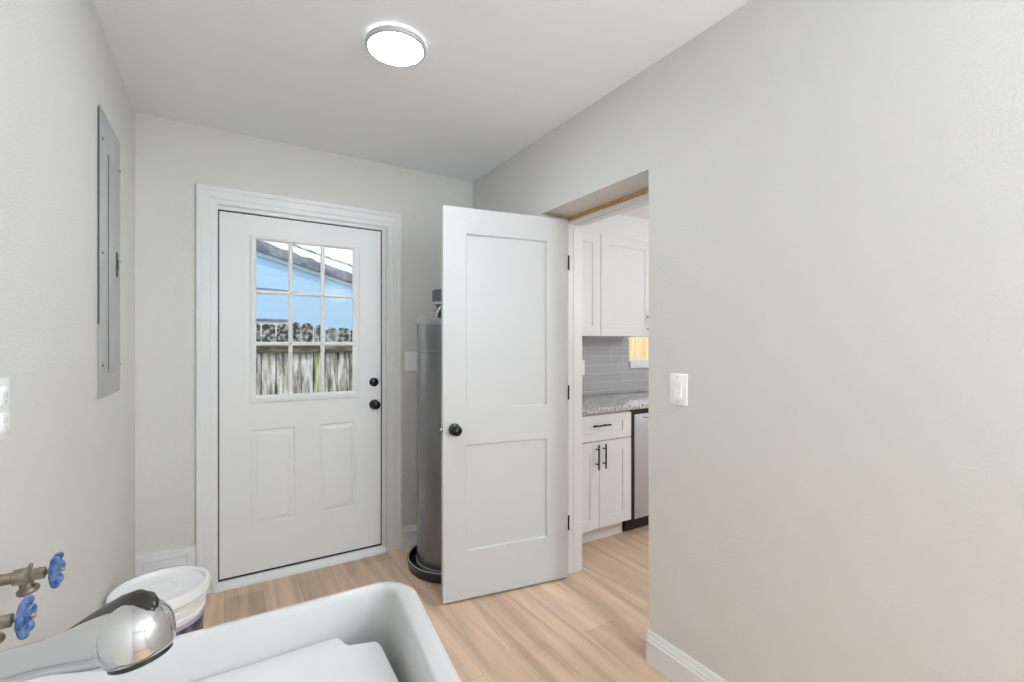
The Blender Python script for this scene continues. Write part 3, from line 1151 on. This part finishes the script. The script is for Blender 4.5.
# ------------------------------------------------------------------ bucket
BX, BY, BR = -.214, 2.285, .163
bk = thing('bucket', 'white plastic bucket with lid on the floor beside the exterior door', 'bucket', (BX, BY, 0))
TB = Matrix.Translation((BX, BY, 0))
w = MB()
w.lathe([(0, .0005), (.125, .0005), (.130, .004), (.1425, .279), (.1435, .281), (.1435, .285), (.1425, .287), (.1435, .290), (.149, .292), (.149, .299), (.1440, .302), (.1445, .320), (.151, .322), (.151, .330), (.146, .334), (.147, .372), (.147, .376), (0, .376)], 72, TB)
w.build('pail', M['bucket'], bk)
w = MB()
w.lathe([(.150, .350), (.1545, .351), (BR, .362), (BR, .392), (BR - .003, .399), (BR - .008, .400), (BR - .014, .397), (BR - .018, .385), (BR - .022, .383), (.060, .385), (.058, .388), (.050, .388), (.048, .385), (0, .385)], 72, TB)
w.build('lid', M['bucket'], bk)
w = MB()
w.lathe([(.1332, .060), (.1438, .262)], 72, TB)
w.lathe([(.1345, .060), (.1340, .060)], 72, TB)
lb = w.build('label', M['label'], bk)
w = MB()
w.lathe([(.1442, .262), (.1447, .278)], 72, TB)
w.build('label_band', M['labeltrim'], lb)
w = MB()
hpn = [(BX + .168 * math.cos(a), BY + .168 * math.sin(a), .335 + .066 * math.sin(a)) for a in [PI * i / 24 for i in range(25)]]
w.tube(hpn, .003, 8)
w.build('bail_handle', M['rim'], bk)

# ------------------------------------------------------------------ outside
random.seed(4)
structure(MB().box(-8, 14, D + .16, 20, -.30, -.15), 'ground', M['soil'], 'patchy ground of the yard outside the door', 'ground')
FY = 6.0
fn = thing('wooden_fence', 'weathered grey picket fence seen through the exterior door window', 'fence', (1.0, FY, -.15))
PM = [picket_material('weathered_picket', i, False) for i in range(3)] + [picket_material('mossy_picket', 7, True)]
x = -1.2
k = 0
while x < 3.2:
    wdt = random.uniform(.120, .142)
    top = 1.605 - .045 * (x - .3) + random.uniform(-.022, .022)
    e = random.uniform(.018, .034)
    w = MB()
    w.prism([(x, -.149), (x + wdt, -.149), (x + wdt, top - e * 1.2), (x + wdt - e, top - .006), (x + wdt * .55, top + random.uniform(0, .012)), (x + e, top - .004), (x, top - e * 1.2)], FY, FY + .018, 'y')
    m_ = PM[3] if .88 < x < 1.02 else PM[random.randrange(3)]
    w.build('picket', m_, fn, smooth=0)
    x += wdt + random.uniform(.006, .016)
    k += 1
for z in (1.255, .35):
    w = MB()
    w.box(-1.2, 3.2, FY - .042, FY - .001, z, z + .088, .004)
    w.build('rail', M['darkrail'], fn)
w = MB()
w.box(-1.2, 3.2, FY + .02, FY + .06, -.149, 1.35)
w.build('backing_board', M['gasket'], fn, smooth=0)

# neighbour's house, gable end towards us
HYW = 9.0
nh = thing('house', "neighbour's pale blue sided house with sloping shingle roof behind the fence", 'house', (1.5, HYW, -.15))


def rake(z_at, dz):       # sloping line of the gable: z at x = .47, slope
    return lambda x: z_at + dz * (x - .47)


SL = -.278
wall_top = rake(2.89, SL)
w = MB()
x0, x1 = -3.0, 5.5
z = -.15
# lapped boards
while z < 4.4:
    zt = min(z + .155, 4.5)
    xe = x1
    # keep each board below the rake
    xr = .47 + (zt - 2.89) / SL
    xr = min(x1, xr)
    if xr > x0 + .1:
        w.prism([(HYW, z), (HYW - .004, z), (HYW - .002, zt), (HYW, zt)], x0, xr, 'x')
    z += .15
w.prism([(x0, -.15), (x1, -.15), (x1, max(-.1, wall_top(x1))), (x0, wall_top(x0))], HYW + .001, HYW + .3, 'y')
w.build('gable_wall', M['siding'], nh, smooth=0)


def strip(zlow, zhigh, y0, y1, name, m, bumps=0, xa=-3.0, xb=5.5):
    lo = rake(zlow, SL)
    hi = rake(zhigh, SL)
    m_ = MB()
    if not bumps:
        poly = [(xa, lo(xa)), (xb, lo(xb)), (xb, hi(xb)), (xa, hi(xa))]
    else:
        poly = [(xa, lo(xa)), (xb, lo(xb)), (xb, hi(xb))]
        q = xb
        while q > xa:
            poly.append((q, hi(q) + random.uniform(-.010, .025)))
            q -= random.uniform(.05, .11)
        poly.append((xa, hi(xa)))
    m_.prism(poly, y0, y1, 'y')
    return m_.build(name, m, nh, smooth=0)


strip(2.865, 2.937, 8.96, HYW + .02, 'rake_board', M['palebl'])
strip(2.937, 3.10, 8.90, 12.0, 'roof', M['shingle'], 1)
strip(3.15, 3.285, 9.2, 12.0, 'flashing', M['flash'])
strip(3.31, 3.385, 9.5, 12.0, 'ridge_cap', M['cap'], 1)
w = MB()
w.box(-3.0, .95, HYW - .10, HYW - .013, 1.755, 1.79, .004)
w.build('band_board', M['shingle'], nh)
w = MB()
w.box(-3.0, .95, HYW - .06, HYW - .013, 1.50, 1.755)
w.build('skirt_board', M['flash'], nh, smooth=0)
w = MB()
pts = []
for i in range(41):
    q = i / 40
    xx = -.2 + 2.9 * q
    pts.append((xx, HYW - .022, 2.31 - .07 * abs(xx - 1.0) ** 1.35 + .03 * math.sin(xx * 4)))
w.tube(pts, .011, 8)
w.build('cable', M['cable'], nh)

# new yellow fence outside the kitchen window
yf = thing('wooden_fence', 'yellow new wood fence seen through the kitchen window', 'fence', (5.0, 4.75, -.15))
x = 3.6
while x < 6.8:
    w = MB()
    w.prism([(x, -.149), (x + .137, -.149), (x + .137, 1.78), (x + .115, 1.81), (x + .022, 1.81), (x, 1.78)], 4.75, 4.768, 'y')
    w.build('picket', M['yellow'], yf, smooth=0)
    x += .141
for z in (.3, 1.45):
    w = MB()
    w.box(3.6, 6.8, 4.769, 4.81, z, z + .088)
    w.build('rail', M['yellow'], yf, smooth=0)
